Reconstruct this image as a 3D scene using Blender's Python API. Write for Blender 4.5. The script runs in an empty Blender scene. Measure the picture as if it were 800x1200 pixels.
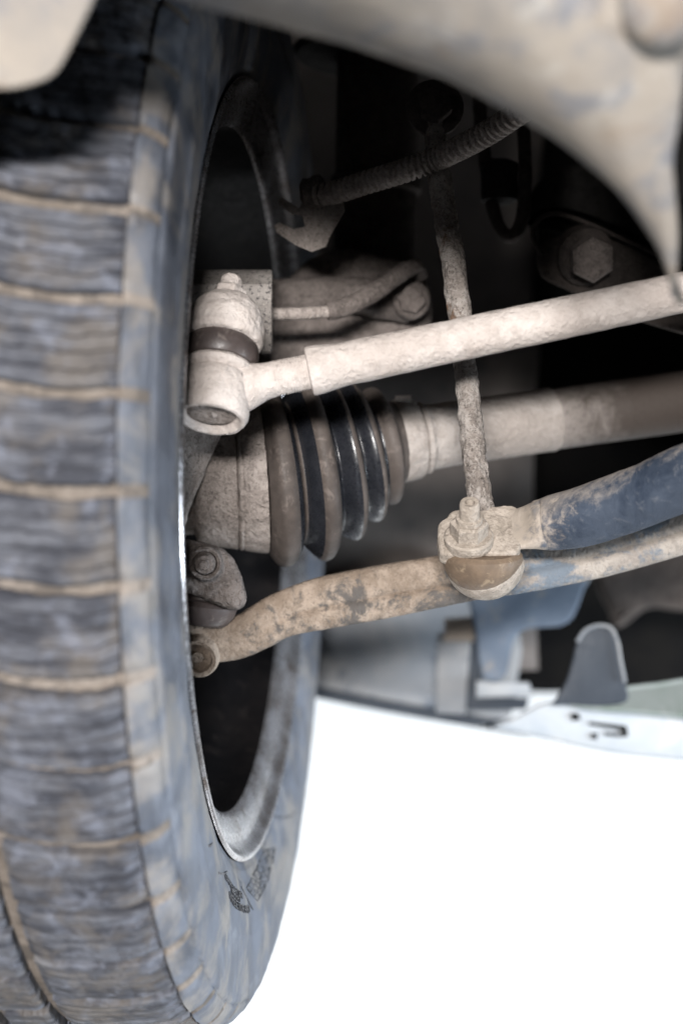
import bpy, bmesh, math, random
from mathutils import Vector, Matrix, noise
random.seed(7)
SC = bpy.context.scene
COL = SC.collection

# ------------------------------------------------------------------ camera
F = 1921.0                    # focal length in pixels of an 800-pixel-wide picture
PITCH = -0.078
cam_data = bpy.data.cameras.new('camera')
cam = bpy.data.objects.new('camera', cam_data)
COL.objects.link(cam)
cam_data.sensor_fit = 'HORIZONTAL'
cam_data.sensor_width = 24.0
cam_data.lens = 24.0 * F / 800.0
cam_data.clip_start = 0.01
cam_data.clip_end = 100
cam.rotation_euler = (math.radians(90) + PITCH, 0, 0)
cam_data.dof.use_dof = True
cam_data.dof.focus_distance = 0.845
cam_data.dof.aperture_fstop = 3.9
SC.camera = cam

# ------------------------------------------------------------------ light
world = bpy.data.worlds.new('World')
SC.world = world
world.use_nodes = True
bg = world.node_tree.nodes['Background']
bg.inputs[0].default_value = (0.80, 0.90, 1.0, 1)
bg.inputs[1].default_value = 0.03


def area(name, loc, target, size, power, color):
    ld = bpy.data.lights.new(name, 'AREA')
    ld.shape = 'RECTANGLE'
    ld.size, ld.size_y = size
    ld.energy = power
    ld.color = color
    o = bpy.data.objects.new(name, ld)
    COL.objects.link(o)
    o.location = loc
    o.rotation_euler = (Vector(target) - Vector(loc)).to_track_quat('-Z', 'Y').to_euler()
    return o


area('work_lamp', (-0.22, -2.2, 0.58), (0.05, 0.85, -0.05), (0.80, 0.22), 220.0, (1.0, 0.97, 0.945))
area('daylight_opening', (1.9, 0.35, -0.42), (0.0, 0.95, -0.25), (1.0, 0.3), 88.0, (0.80, 0.90, 1.0))
area('backdrop_lamp', (0.0, 1.9, -2.2), (0.0, 3.6, -0.6), (3.0, 0.8), 72.0, (0.93, 0.97, 1.0))

SC.view_settings.view_transform = 'Standard'
SC.view_settings.look = 'None'
SC.view_settings.exposure = 0.0
SC.view_settings.gamma = 1

# ------------------------------------------------------------------ helpers
FWD = Vector((0, math.cos(PITCH), math.sin(PITCH)))
UP = Vector((0, -math.sin(PITCH), math.cos(PITCH)))
RIGHT = Vector((1, 0, 0))


def P(x, y, d):
    """A point d metres deep that the photograph shows at (x, y)."""
    return FWD * d + RIGHT * ((x - 400) / F * d) + UP * ((600 - y) / F * d)


def thing(name, label, cat, loc=(0, 0, 0), group=None):
    o = bpy.data.objects.new(name, None)
    o.empty_display_size = 0.02
    COL.objects.link(o)
    o.location = loc
    o['label'] = label
    o['category'] = cat
    if group:
        o['group'] = group
    return o


class MB:
    def __init__(self):
        self.v, self.f, self.m = [], [], []

    def face(self, idx, mi=0):
        self.f.append(idx)
        self.m.append(mi)

    def ring_loft(self, rings, closed=True, cap0=True, cap1=True, mats=None):
        base = len(self.v)
        n = len(rings[0])
        for r in rings:
            self.v.extend([tuple(p) for p in r])
        for i in range(len(rings) - 1):
            a, b = base + i * n, base + (i + 1) * n
            mi = mats[i] if mats else 0
            for j in range(n if closed else n - 1):
                k = (j + 1) % n
                self.face((a + j, a + k, b + k, b + j), mi)
        if cap0:
            self.cap(rings[0], base, n, True, mats[0] if mats else 0)
        if cap1:
            self.cap(rings[-1], base + (len(rings) - 1) * n, n, False, mats[-1] if mats else 0)

    def cap(self, ring, start, n, flip, mi):
        c = Vector((0, 0, 0))
        for p in ring:
            c += Vector(p)
        c /= n
        ci = len(self.v)
        self.v.append(tuple(c))
        for j in range(n):
            k = (j + 1) % n
            self.face((ci, start + k, start + j) if flip else (ci, start + j, start + k), mi)

    def box(self, lo, hi):
        b = len(self.v)
        for z in (lo[2], hi[2]):
            for x, y in ((lo[0], lo[1]), (hi[0], lo[1]), (hi[0], hi[1]), (lo[0], hi[1])):
                self.v.append((x, y, z))
        for q in ((0, 3, 2, 1), (4, 5, 6, 7), (0, 1, 5, 4), (1, 2, 6, 5), (2, 3, 7, 6), (3, 0, 4, 7)):
            self.face(tuple(b + i for i in q))

    def build(self, name, mat, parent=None, smooth=True, angle=40):
        me = bpy.data.meshes.new(name)
        off = wloc(parent)
        me.from_pydata([tuple(Vector(p) - off) for p in self.v], [], self.f)
        mats = mat if isinstance(mat, (list, tuple)) else [mat]
        for m in mats:
            me.materials.append(m)
        me.polygons.foreach_set('material_index', self.m)
        me.validate()
        bm = bmesh.new()
        bm.from_mesh(me)
        bmesh.ops.remove_doubles(bm, verts=bm.verts, dist=1e-6)
        bmesh.ops.recalc_face_normals(bm, faces=bm.faces)
        ca = math.radians(angle)
        for e in bm.edges:
            if len(e.link_faces) == 2:
                e.smooth = e.calc_face_angle(0) < ca
        for f in bm.faces:
            f.smooth = smooth
        bm.to_mesh(me)
        bm.free()
        o = bpy.data.objects.new(name, me)
        COL.objects.link(o)
        if parent:
            o.parent = parent
        return o


def wloc(o):
    v = Vector((0, 0, 0))
    while o is not None:
        v += Vector(o.location)
        o = o.parent
    return v


def catmull(pts, n):
    """Smooth a list of tuples; n samples per span."""
    out = []
    m = len(pts)
    for i in range(m - 1):
        p0 = pts[max(i - 1, 0)]
        p1, p2 = pts[i], pts[i + 1]
        p3 = pts[min(i + 2, m - 1)]
        for k in range(n):
            t = k / n
            out.append(tuple(0.5 * (2 * b + (c - a) * t + (2 * a - 5 * b + 4 * c - d) * t * t + (3 * b - a - 3 * c + d) * t ** 3)
                             for a, b, c, d in zip(p0, p1, p2, p3)))
    out.append(tuple(pts[-1]))
    return out


def frame(u):
    u = Vector(u).normalized()
    ref = FWD if abs(u.dot(FWD)) < 0.9 else UP
    a = (ref - u * ref.dot(u)).normalized()
    return a, u.cross(a)


def tube_rings(path, seg=32, section=None):
    """path: list of (x, y, d, radius_px). Returns rings of world points."""
    pts = [P(x, y, d) for x, y, d, r in path]
    rad = [r * d / F for x, y, d, r in path]
    rings = []
    for i, p in enumerate(pts):
        t = (pts[min(i + 1, len(pts) - 1)] - pts[max(i - 1, 0)]).normalized()
        a, b = frame(t)
        if section:
            rings.append([p + a * (rad[i] * sx) + b * (rad[i] * sy) for sx, sy in section])
        else:
            rings.append([p + a * (rad[i] * math.cos(2 * math.pi * k / seg)) + b * (rad[i] * math.sin(2 * math.pi * k / seg))
                          for k in range(seg)])
    return rings


def tube(mb, path, n=8, seg=32, section=None, cap0=True, cap1=True):
    pp = catmull(path, n) if n > 1 else path
    mb.ring_loft(tube_rings(pp, seg, section), True, cap0, cap1)


def lathe(mb, origin, axis, prof, seg=48, cap0=True, cap1=True, mats=None, phase=0.0, a_ref=None):
    """prof: (t, r) metres along the axis."""
    u = Vector(axis).normalized()
    a, b = frame(u)
    rings = []
    for t, r in prof:
        c = Vector(origin) + u * t
        rings.append([c + a * (r * math.cos(2 * math.pi * k / seg + phase)) + b * (r * math.sin(2 * math.pi * k / seg + phase))
                      for k in range(seg)])
    mb.ring_loft(rings, True, cap0, cap1, mats)


def hexnut(mb, origin, axis, r, h, phase=0.3, ch=0.12):
    """A six-sided nut or bolt head with a chamfered top."""
    lathe(mb, origin, axis, [(0, r), (h * (1 - ch), r), (h, r * 0.86)], 6, True, True, None, phase)


def plate(mb, outline, d, thick, rnd=0.0, n=1, dfun=None):
    """A thick plate with the given outline; its edges are rounded over rnd pixels."""
    o = catmull(outline + [outline[0]], n)[:-1] if n > 1 else outline
    m = len(o)
    cx = sum(p[0] for p in o) / m
    cy = sum(p[1] for p in o) / m

    def dd(x, y):
        return dfun(x, y) if dfun else d
    nrm = []
    area2 = sum(o[i][0] * o[(i + 1) % m][1] - o[(i + 1) % m][0] * o[i][1] for i in range(m))
    s = 1 if area2 > 0 else -1
    for i in range(m):
        x0, y0 = o[i - 1]
        x1, y1 = o[(i + 1) % m]
        tx, ty = x1 - x0, y1 - y0
        L = math.hypot(tx, ty) or 1
        nrm.append((-ty / L * s, tx / L * s))
    rings = []
    rings.append([P(x, y, dd(x, y) + thick) for x, y in o])
    if rnd > 0:
        for k in range(0, 5):
            q = k / 4 * math.pi / 2
            off = rnd * (1 - math.cos(q))
            dz = rnd * (1 - math.sin(q)) * d / F
            rings.append([P(x + nx * off, y + ny * off, dd(x, y) + dz) for (x, y), (nx, ny) in zip(o, nrm)])
    else:
        rings.append([P(x, y, dd(x, y)) for x, y in o])
    base = len(mb.v)
    for r in rings:
        mb.v.extend([tuple(p) for p in r])
    for i in range(len(rings) - 1):
        a, b = base + i * m, base + (i + 1) * m
        for j in range(m):
            k = (j + 1) % m
            mb.face((a + j, a + k, b + k, b + j))
    mb.face(tuple(base + j for j in range(m)))
    mb.face(tuple(base + (len(rings) - 1) * m + j for j in range(m)))


TEX = {}


def clouds(scale, depth=4, kind='CLOUDS'):
    key = (scale, depth, kind)
    if key not in TEX:
        t = bpy.data.textures.new('relief', kind)
        t.noise_scale = scale
        if kind == 'CLOUDS':
            t.noise_depth = depth
        TEX[key] = t
    return TEX[key]


def relief(o, amp, scale, depth=4):
    m = o.modifiers.new('relief', 'DISPLACE')
    m.texture = clouds(scale, depth)
    m.texture_coords = 'LOCAL'
    m.strength = amp
    m.mid_level = 0.5
    return o


def cast(o, voxel, smooth=6, amp=0.0015, scale=0.008, factor=0.5):
    """Fuse the pieces of a casting into one skin and give it a caked surface."""
    m = o.modifiers.new('fuse', 'REMESH')
    m.mode = 'VOXEL'
    m.voxel_size = voxel
    m.use_smooth_shade = True
    if smooth:
        s = o.modifiers.new('soften', 'SMOOTH')
        s.iterations = smooth
        s.factor = factor
    if amp:
        relief(o, amp, scale)
        relief(o, amp * 0.4, scale * 0.3, 5)
    return o


# ------------------------------------------------------------------ materials
class NT:
    def __init__(self, name):
        self.mat = bpy.data.materials.new(name)
        self.mat.use_nodes = True
        self.t = self.mat.node_tree
        self.b = self.t.nodes['Principled BSDF']
        self.tc = self.t.nodes.new('ShaderNodeTexCoord')
        self.co = self.tc.outputs['Object']

    def node(self, kind, **kw):
        n = self.t.nodes.new(kind)
        for k, v in kw.items():
            setattr(n, k, v)
        return n

    def link(self, a, b):
        self.t.links.new(a, b)

    def noise(self, scale, detail=6, rough=0.6, dist=0.0, co=None, stretch=None):
        n = self.node('ShaderNodeTexNoise')
        n.inputs['Scale'].default_value = scale
        n.inputs['Detail'].default_value = detail
        n.inputs['Roughness'].default_value = rough
        n.inputs['Distortion'].default_value = dist
        c = co or self.co
        if stretch:
            m = self.node('ShaderNodeMapping')
            m.inputs['Scale'].default_value = stretch
            self.link(c, m.inputs['Vector'])
            c = m.outputs[0]
        self.link(c, n.inputs['Vector'])
        return n.outputs['Fac']

    def ramp(self, fac, lo, hi, a=0.0, b=1.0):
        m = self.node('ShaderNodeMapRange')
        m.interpolation_type = 'SMOOTHSTEP'
        m.inputs['From Min'].default_value = lo
        m.inputs['From Max'].default_value = hi
        m.inputs['To Min'].default_value = a
        m.inputs['To Max'].default_value = b
        self.link(fac, m.inputs['Value'])
        return m.outputs[0]

    def mix(self, fac, a, b):
        m = self.node('ShaderNodeMix', data_type='RGBA')
        for s, v in ((m.inputs[0], fac), (m.inputs[6], a), (m.inputs[7], b)):
            if isinstance(v, (tuple, list)):
                s.default_value = (*v[:3], 1)
            elif isinstance(v, (int, float)):
                s.default_value = v
            else:
                self.link(v, s)
        return m.outputs[2]

    def math(self, op, a, b):
        m = self.node('ShaderNodeMath', operation=op)
        for s, v in ((m.inputs[0], a), (m.inputs[1], b)):
            if isinstance(v, (int, float)):
                s.default_value = v
            else:
                self.link(v, s)
        return m.outputs[0]

    def bump(self, h, strength, dist=0.001, prev=None):
        b = self.node('ShaderNodeBump')
        b.inputs['Strength'].default_value = strength
        b.inputs['Distance'].default_value = dist
        self.link(h, b.inputs['Height'])
        if prev:
            self.link(prev, b.inputs['Normal'])
        return b.outputs[0]

    def done(self, color=None, rough=None, normal=None, metal=0.0, spec=0.3):
        if color is not None:
            if isinstance(color, (tuple, list)):
                self.b.inputs['Base Color'].default_value = (*color, 1)
            else:
                self.link(color, self.b.inputs['Base Color'])
        if rough is not None:
            if isinstance(rough, (int, float)):
                self.b.inputs['Roughness'].default_value = rough
            else:
                self.link(rough, self.b.inputs['Roughness'])
        if normal is not None:
            self.link(normal, self.b.inputs['Normal'])
        if isinstance(metal, (int, float)):
            self.b.inputs['Metallic'].default_value = metal
        else:
            self.link(metal, self.b.inputs['Metallic'])
        self.b.inputs['Specular IOR Level'].default_value = spec
        return self.mat


def mud(name, pale, mid, dark, under=None, cover=0.45, patch=35, grain=1.0, pits=0.5, spec=0.2, fl=1.0):
    """Dried road dirt: pale dust over a darker crust, pitted, worn through to `under` in places."""
    n = NT(name)
    big = n.noise(patch, 5, 0.6, 0.3)
    medium = n.noise(160, 6, 0.65)
    fine = n.noise(700, 5, 0.7)
    c = n.mix(n.ramp(big, 0.40, 0.60), mid, pale)
    c = n.mix(n.ramp(medium, 0.47, 0.62, 0.0, 0.35 + 0.45 * fl), c, tuple(x * 0.62 + y * 0.38 for x, y in zip(mid, dark)))
    flake = n.noise(320, 4, 0.6, 0.8)
    c = n.mix(n.ramp(flake, 0.50, 0.60, 0.0, 0.55 * fl), c, tuple(min(1, x * 1.1) for x in pale))
    pit = n.ramp(fine, 0.55, 0.63, 0.0, pits)
    c = n.mix(pit, c, dark)
    scr = n.ramp(n.noise(260, 5, 0.75, 1.5), 0.60, 0.66, 0.0, pits * fl)
    c = n.mix(scr, c, dark)
    if under is not None:
        wear = n.ramp(n.math('ADD', n.math('MULTIPLY', n.noise(patch * 0.6, 6, 0.7, 0.6), 0.75), n.math('MULTIPLY', medium, 0.25)),
                      cover, cover + 0.09)
        c = n.mix(wear, c, under)
    h = n.math('ADD', n.math('MULTIPLY', medium, 0.9), n.math('ADD', n.math('MULTIPLY', fine, -0.30), n.math('MULTIPLY', flake, 0.55)))
    nb = n.bump(h, min(1.0, 0.62 * grain), 0.0045)
    nb = n.bump(n.noise(2200, 3, 0.6), 0.25 * grain, 0.0005, nb)
    return n.done(c, n.ramp(medium, 0.3, 0.7, 0.75, 0.95), nb, 0.0, spec)


M = {}
M['pale'] = mud('pale_dried_mud', (0.57, 0.515, 0.48), (0.47, 0.415, 0.382), (0.27, 0.225, 0.195), None, 0.5, 30, 1.0, 0.22, 0.2, 0.3)
M['shaft'] = mud('beige_shaft_dust', (0.41, 0.37, 0.342), (0.31, 0.275, 0.25), (0.13, 0.105, 0.09), None, 0.5, 30, 1.0, 0.3, 0.2, 0.4)
M['mudmid'] = mud('brown_grey_mud', (0.41, 0.36, 0.33), (0.31, 0.268, 0.243), (0.08, 0.068, 0.06), None, 0.5, 45, 1.3, 0.6)
M['caked'] = mud('caked_link_mud', (0.42, 0.38, 0.35), (0.26, 0.225, 0.20), (0.075, 0.062, 0.055), (0.14, 0.085, 0.055), 0.56, 60, 1.8, 0.7)
M['casting'] = mud('dirty_casting', (0.19, 0.162, 0.148), (0.13, 0.11, 0.10), (0.04, 0.034, 0.031), None, 0.5, 45, 1.3, 0.6)
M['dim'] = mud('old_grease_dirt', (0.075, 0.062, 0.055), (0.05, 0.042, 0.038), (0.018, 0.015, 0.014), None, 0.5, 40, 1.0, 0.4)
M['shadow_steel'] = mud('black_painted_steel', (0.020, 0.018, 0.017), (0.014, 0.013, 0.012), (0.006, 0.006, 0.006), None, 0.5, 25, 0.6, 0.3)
M['arm'] = mud('rusty_arm_dirt', (0.29, 0.232, 0.185), (0.195, 0.15, 0.115), (0.065, 0.052, 0.043), (0.095, 0.085, 0.078), 0.51, 60, 0.9, 0.4, 0.2, 0.5)



def tyre_mat(name, kind):
    n = NT(name)
    if kind == 'block':
        info = n.node('ShaderNodeObjectInfo')
        add = n.node('ShaderNodeVectorMath', operation='ADD')
        sc = n.node('ShaderNodeVectorMath', operation='SCALE')
        n.link(info.outputs['Random'], sc.inputs['Scale'])
        sc.inputs[0].default_value = (3.1, 1.7, 2.3)
        n.link(n.co, add.inputs[0])
        n.link(sc.outputs[0], add.inputs[1])
        n.co = add.outputs[0]
    big = n.noise(26, 5, 0.65, 0.4)
    streak = n.noise(60, 5, 0.6, 0.2, None, (2.6, 0.55, 0.55) if kind != 'block' else (0.35, 2.2, 2.2))
    fine = n.noise(500, 4, 0.7)
    if kind == 'groove':
        c = n.mix(n.ramp(big, 0.35, 0.65), (0.125, 0.105, 0.088), (0.22, 0.19, 0.165))
        c = n.mix(n.ramp(n.noise(70, 5, 0.7, 0.5), 0.48, 0.60, 0, 0.8), c, (0.075, 0.065, 0.058))
        c = n.mix(n.ramp(fine, 0.5, 0.62, 0, 0.5), c, (0.10, 0.08, 0.065))
    else:
        if kind == 'side':
            c = n.mix(n.ramp(streak, 0.30, 0.70), (0.042, 0.047, 0.060), (0.115, 0.125, 0.150))
            c = n.mix(n.ramp(n.noise(30, 5, 0.6, 0.5), 0.52, 0.72, 0, 0.45), c, (0.19, 0.20, 0.225))
            c = n.mix(n.ramp(big, 0.45, 0.62, 0, 0.7), c, (0.20, 0.178, 0.155))
            c = n.mix(n.ramp(n.noise(95, 5, 0.6, 0.5), 0.50, 0.72, 0, 0.45), c, (0.075, 0.085, 0.11))
            c = n.mix(n.ramp(fine, 0.54, 0.68, 0, 0.3), c, (0.055, 0.06, 0.075))
        else:
            c = n.mix(n.ramp(streak, 0.40, 0.62), (0.034, 0.036, 0.045), (0.088, 0.092, 0.107))
            c = n.mix(n.ramp(big, 0.46, 0.64, 0, 0.6), c, (0.125, 0.108, 0.092))
            c = n.mix(n.ramp(n.noise(70, 5, 0.6, 0.5), 0.50, 0.68, 0, 0.6), c, (0.145, 0.155, 0.19))
            c = n.mix(n.ramp(n.noise(210, 5, 0.7, 0.8), 0.57, 0.68, 0, 0.5), c, (0.028, 0.028, 0.034))
    nb = n.bump(n.math('ADD', streak, fine), 0.3, 0.0012)
    return n.done(c, n.ramp(streak, 0.3, 0.7, 0.48, 0.75) if kind == 'side' else 0.8, nb, 0, 0.45 if kind == 'side' else 0.3)


M['tyre_side'] = tyre_mat('dusty_sidewall_rubber', 'side')
M['block'] = tyre_mat('worn_tread_rubber', 'block')
M['groove'] = tyre_mat('mud_packed_groove', 'groove')


def mk(name, c1, c2, rough, metal=0.0, scale=40, bump=0.2, spec=0.4, c3=None, dist=0.001, fine=500):
    n = NT(name)
    f = n.noise(scale, 6, 0.65, 0.4)
    g = n.noise(fine, 4, 0.65)
    c = n.mix(n.ramp(f, 0.36, 0.64), c1, c2)
    if c3:
        c = n.mix(n.ramp(n.noise(scale * 2.3, 6, 0.7, 0.5), 0.54, 0.66, 0, 0.85), c, c3)
    nb = n.bump(n.math('ADD', f, n.math('MULTIPLY', g, 0.5)), bump, dist)
    return n.done(c, n.ramp(g, 0.35, 0.65, max(0.05, rough - 0.1), rough + 0.1), nb, metal, spec)


M['black_rubber'] = mk('clean_black_rubber', (0.010, 0.011, 0.014), (0.016, 0.017, 0.021), 0.32, 0, 60, 0.1, 0.5)
M['boot'] = mk('dusty_boot_rubber', (0.085, 0.070, 0.062), (0.058, 0.048, 0.043), 0.6, 0, 50, 0.5, 0.25, (0.135, 0.112, 0.10), 0.0006, 900)
M['seal'] = mk('seal_rubber', (0.065, 0.050, 0.046), (0.045, 0.036, 0.034), 0.45, 0, 60, 0.15, 0.4, (0.12, 0.10, 0.09))
M['rim'] = mk('worn_rim_steel', (0.34, 0.33, 0.34), (0.18, 0.165, 0.16), 0.24, 0.7, 45, 0.15, 0.5, (0.13, 0.10, 0.085))
M['barrel'] = mk('black_rim_barrel', (0.005, 0.0045, 0.005), (0.009, 0.0075, 0.0075), 0.6, 0, 30, 0.15, 0.12, (0.016, 0.013, 0.012))  # near-black tone over the whole inside of the barrel
M['letter'] = mk('clean_moulded_rubber', (0.020, 0.021, 0.025), (0.035, 0.037, 0.045), 0.5, 0, 90, 0.1, 0.4)


def liner_mat():
    n = NT('dusty_liner_plastic')
    a = n.noise(11, 5, 0.6, 0.5)
    b = n.noise(38, 6, 0.7, 0.5)
    e = n.noise(260, 5, 0.7)
    c = n.mix(n.ramp(a, 0.38, 0.62), (0.275, 0.243, 0.208), (0.19, 0.178, 0.17))
    c = n.mix(n.ramp(b, 0.48, 0.64, 0, 0.7), c, (0.13, 0.14, 0.165))
    c = n.mix(n.ramp(n.noise(24, 5, 0.7, 0.8), 0.52, 0.66, 0, 0.65), c, (0.19, 0.14, 0.10))
    c = n.mix(n.ramp(n.noise(55, 5, 0.6, 0.3), 0.55, 0.72, 0, 0.7), c, (0.37, 0.345, 0.31))
    c = n.mix(n.ramp(e, 0.58, 0.75, 0, 0.35), c, (0.15, 0.13, 0.12))
    return n.done(c, 0.7, n.bump(n.math('ADD', b, e), 0.3, 0.002), 0, 0.3)


M['fender'] = liner_mat()


def bar_paint():
    n = NT('worn_blue_grey_paint')
    f = n.noise(28, 6, 0.7, 0.6)
    g = n.noise(140, 6, 0.7, 0.3)
    c = n.mix(n.ramp(f, 0.35, 0.65), (0.022, 0.032, 0.052), (0.055, 0.070, 0.098))
    geo = n.node('ShaderNodeNewGeometry')
    sep = n.node('ShaderNodeSeparateXYZ')
    n.link(geo.outputs['Normal'], sep.inputs[0])
    settle = n.math('ADD', n.math('MULTIPLY', sep.outputs[2], 0.32), n.math('ADD', n.math('MULTIPLY', f, 0.55), n.math('MULTIPLY', g, 0.45)))
    c = n.mix(n.ramp(settle, 0.64, 0.84, 0, 0.85), c, (0.26, 0.23, 0.205))       # dust that settled on the upper side
    c = n.mix(n.ramp(g, 0.54, 0.70, 0, 0.35), c, (0.17, 0.18, 0.20))
    sx = n.node('ShaderNodeSeparateXYZ')
    n.link(n.co, sx.inputs[0])
    along = n.math('ADD', sx.outputs[0], n.math('MULTIPLY', n.math('SUBTRACT', g, 0.5), 0.06))
    c = n.mix(n.ramp(along, 0.020, 0.040, 1.0, 0.0), c, n.mix(n.ramp(f, 0.4, 0.6), (0.29, 0.25, 0.21), (0.38, 0.33, 0.285)))   # mud packed round the end
    nb = n.bump(n.math('ADD', f, n.math('MULTIPLY', g, 0.5)), 0.6, 0.0022)
    return n.done(c, 0.75, nb, 0, 0.2)


M['bluebar'] = bar_paint()
M['barmud'] = mud('bar_end_mud', (0.39, 0.338, 0.29), (0.29, 0.25, 0.21), (0.13, 0.108, 0.09), None, 0.5, 60, 0.8, 0.25)
M['cup'] = mk('rusty_cup', (0.165, 0.118, 0.082), (0.115, 0.084, 0.060), 0.6, 0, 70, 0.3, 0.35, (0.25, 0.19, 0.13))
M['armpale'] = mud('pale_arm_dirt', (0.34, 0.305, 0.27), (0.25, 0.22, 0.195), (0.09, 0.08, 0.075), (0.14, 0.165, 0.195), 0.51, 38, 0.8, 0.3, 0.2, 0.5)
M['liner'] = mk('dusty_wheel_arch', (0.12, 0.104, 0.094), (0.088, 0.076, 0.070), 0.75, 0, 12, 0.3, 0.2, (0.07, 0.064, 0.062))
M['panel'] = mk('grey_blue_underbody', (0.15, 0.165, 0.185), (0.23, 0.232, 0.235), 0.7, 0, 14, 0.3, 0.3, (0.065, 0.082, 0.11))
M['panelblue'] = mk('blue_underbody', (0.085, 0.11, 0.15), (0.13, 0.16, 0.205), 0.65, 0, 18, 0.3, 0.3, (0.22, 0.205, 0.19))
M['panelpale'] = mk('pale_underbody', (0.34, 0.36, 0.38), (0.27, 0.30, 0.335), 0.6, 0, 14, 0.2, 0.3, (0.40, 0.40, 0.40))
M['panelgreen'] = mk('greenish_panel', (0.24, 0.27, 0.265), (0.16, 0.20, 0.175), 0.55, 0, 14, 0.2, 0.3, (0.30, 0.32, 0.325))
M['tongue'] = mk('dark_slate_plastic', (0.026, 0.032, 0.042), (0.036, 0.043, 0.054), 0.55, 0, 18, 0.15, 0.2)
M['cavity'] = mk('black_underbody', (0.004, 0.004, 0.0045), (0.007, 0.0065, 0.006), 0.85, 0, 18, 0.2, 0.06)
M['machined'] = mk('scuffed_shaft_steel', (0.26, 0.23, 0.21), (0.19, 0.17, 0.16), 0.55, 0.0, 45, 0.3, 0.4, (0.34, 0.30, 0.265))


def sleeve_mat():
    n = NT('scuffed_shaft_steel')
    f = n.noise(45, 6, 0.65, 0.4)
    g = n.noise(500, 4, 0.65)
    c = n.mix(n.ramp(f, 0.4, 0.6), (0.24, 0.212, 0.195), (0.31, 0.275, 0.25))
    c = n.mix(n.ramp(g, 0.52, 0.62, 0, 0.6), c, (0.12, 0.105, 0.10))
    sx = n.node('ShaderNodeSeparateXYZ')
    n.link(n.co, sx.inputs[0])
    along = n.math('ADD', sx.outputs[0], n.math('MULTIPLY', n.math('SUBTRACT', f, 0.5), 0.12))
    c = n.mix(n.ramp(along, 0.158, 0.222, 0.0, 0.95), c, (0.040, 0.031, 0.026))      # shade towards the inner joint, put into the colour as dark brown
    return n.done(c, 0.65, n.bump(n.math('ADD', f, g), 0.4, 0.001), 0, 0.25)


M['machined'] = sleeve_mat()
M['blockmetal'] = None


def block_metal():
    n = NT('pitted_cast_block')
    a = n.noise(420, 5, 0.75)
    b = n.noise(60, 4, 0.6)
    c = n.mix(n.ramp(b, 0.35, 0.65), (0.20, 0.18, 0.165), (0.30, 0.275, 0.255))
    c = n.mix(n.ramp(a, 0.53, 0.60, 0, 0.9), c, (0.035, 0.032, 0.034))
    c = n.mix(n.ramp(n.noise(900, 3, 0.6), 0.58, 0.68, 0, 0.6), c, (0.46, 0.42, 0.38))
    return n.done(c, 0.75, n.bump(a, 0.6, -0.0012), 0, 0.3)


M['blockmetal'] = block_metal()


def boot_mat():
    return [M['boot'], M['black_rubber']]


# ------------------------------------------------------------------ setting: the car's underside around the suspension
WC = Vector((-0.0503, 0.9437, -0.0501))     # middle of the inner rim lip
TOE = 0.107

mb = MB()
prof = [(-4.0, 0.2), (-4.0, 2.6)] + [(-4.0 + 1.0 - math.cos(q) * 1.0, 2.6 + math.sin(q) * 1.0) for q in [math.pi / 2 * k / 8 for k in range(1, 9)]] + [(3.5, 3.6)]
mb.ring_loft([[(x, y, z) for x in (-5, 0, 5)] for z, y in prof], False, False, False)
o = mb.build('backdrop', mk('white_wall_paint', (0.85, 0.85, 0.85), (0.88, 0.88, 0.88), 0.9, 0, 2, 0.05, 0.1), None)
o['kind'] = 'structure'

# roof and walls of the engine bay (what keeps the daylight out)
def shell(name, mb, mat, label, cat, sol=0.0, smooth=True):
    o = mb.build(name, mat, None, smooth, 50)
    o['label'] = label
    o['category'] = cat
    if sol:
        m = o.modifiers.new('thickness', 'SOLIDIFY')
        m.thickness = sol
        m.offset = 0
    return o


mb = MB()
rows = []
for i in range(61):
    q = math.radians(-26 + 142 * i / 60)           # from behind the wheel, over the top, to the front
    rows.append([(x, WC.y + 0.415 * math.cos(q), WC.z + 0.415 * math.sin(q)) for x in [-0.40 + 0.56 * k / 24 for k in range(25)]])
mb.ring_loft(rows, False, False, False)
o = shell('wheel_arch_liner', mb, M['liner'], 'dusty curved wheel arch liner far behind the rubber boot', 'wheel arch', 0.004)
relief(o, 0.012, 0.09, 2)

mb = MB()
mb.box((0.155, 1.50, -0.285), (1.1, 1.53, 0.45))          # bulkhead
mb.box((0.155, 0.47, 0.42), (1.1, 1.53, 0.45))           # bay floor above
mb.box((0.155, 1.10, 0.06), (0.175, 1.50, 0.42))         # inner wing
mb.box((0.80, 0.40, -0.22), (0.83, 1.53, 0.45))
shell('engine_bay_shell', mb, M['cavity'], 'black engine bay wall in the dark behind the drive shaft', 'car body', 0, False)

# ------------------------------------------------------------------ wheel
wheel = thing('wheel', 'muddy road wheel filling the left side, seen from its tread', 'wheel', WC)
wheel.rotation_euler = (0, 0, -TOE)


def wbuild(mb, name, mat, parent, **kw):
    """Build a mesh whose vertices are already in wheel space (x along the axle)."""
    global wloc
    keep = wloc
    wloc = lambda o: Vector((0, 0, 0))
    o = mb.build(name, mat, parent, **kw)
    wloc = keep
    return o


def revolve(mb, prof, seg=160, closed=False, mats=None):
    rings = []
    for a, r in prof:
        rings.append([(a, -r * math.cos(2 * math.pi * k / seg), r * math.sin(2 * math.pi * k / seg)) for k in range(seg)])
    mb.ring_loft(rings, True, False, False, mats)


RT = [(0.0065, 0.2960), (0.0050, 0.3005), (0.0018, 0.3050), (-0.004, 0.3085), (-0.012, 0.3112), (-0.025, 0.3138), (-0.050, 0.3160), (-0.095, 0.3170)]


def r_tread(a):
    a = a if a > -0.095 else -0.19 - a
    for (a0, r0), (a1, r1) in zip(RT, RT[1:]):
        if a1 <= a <= a0:
            return r0 + (r1 - r0) * (a0 - a) / (a0 - a1)
    return RT[0][1]


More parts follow.
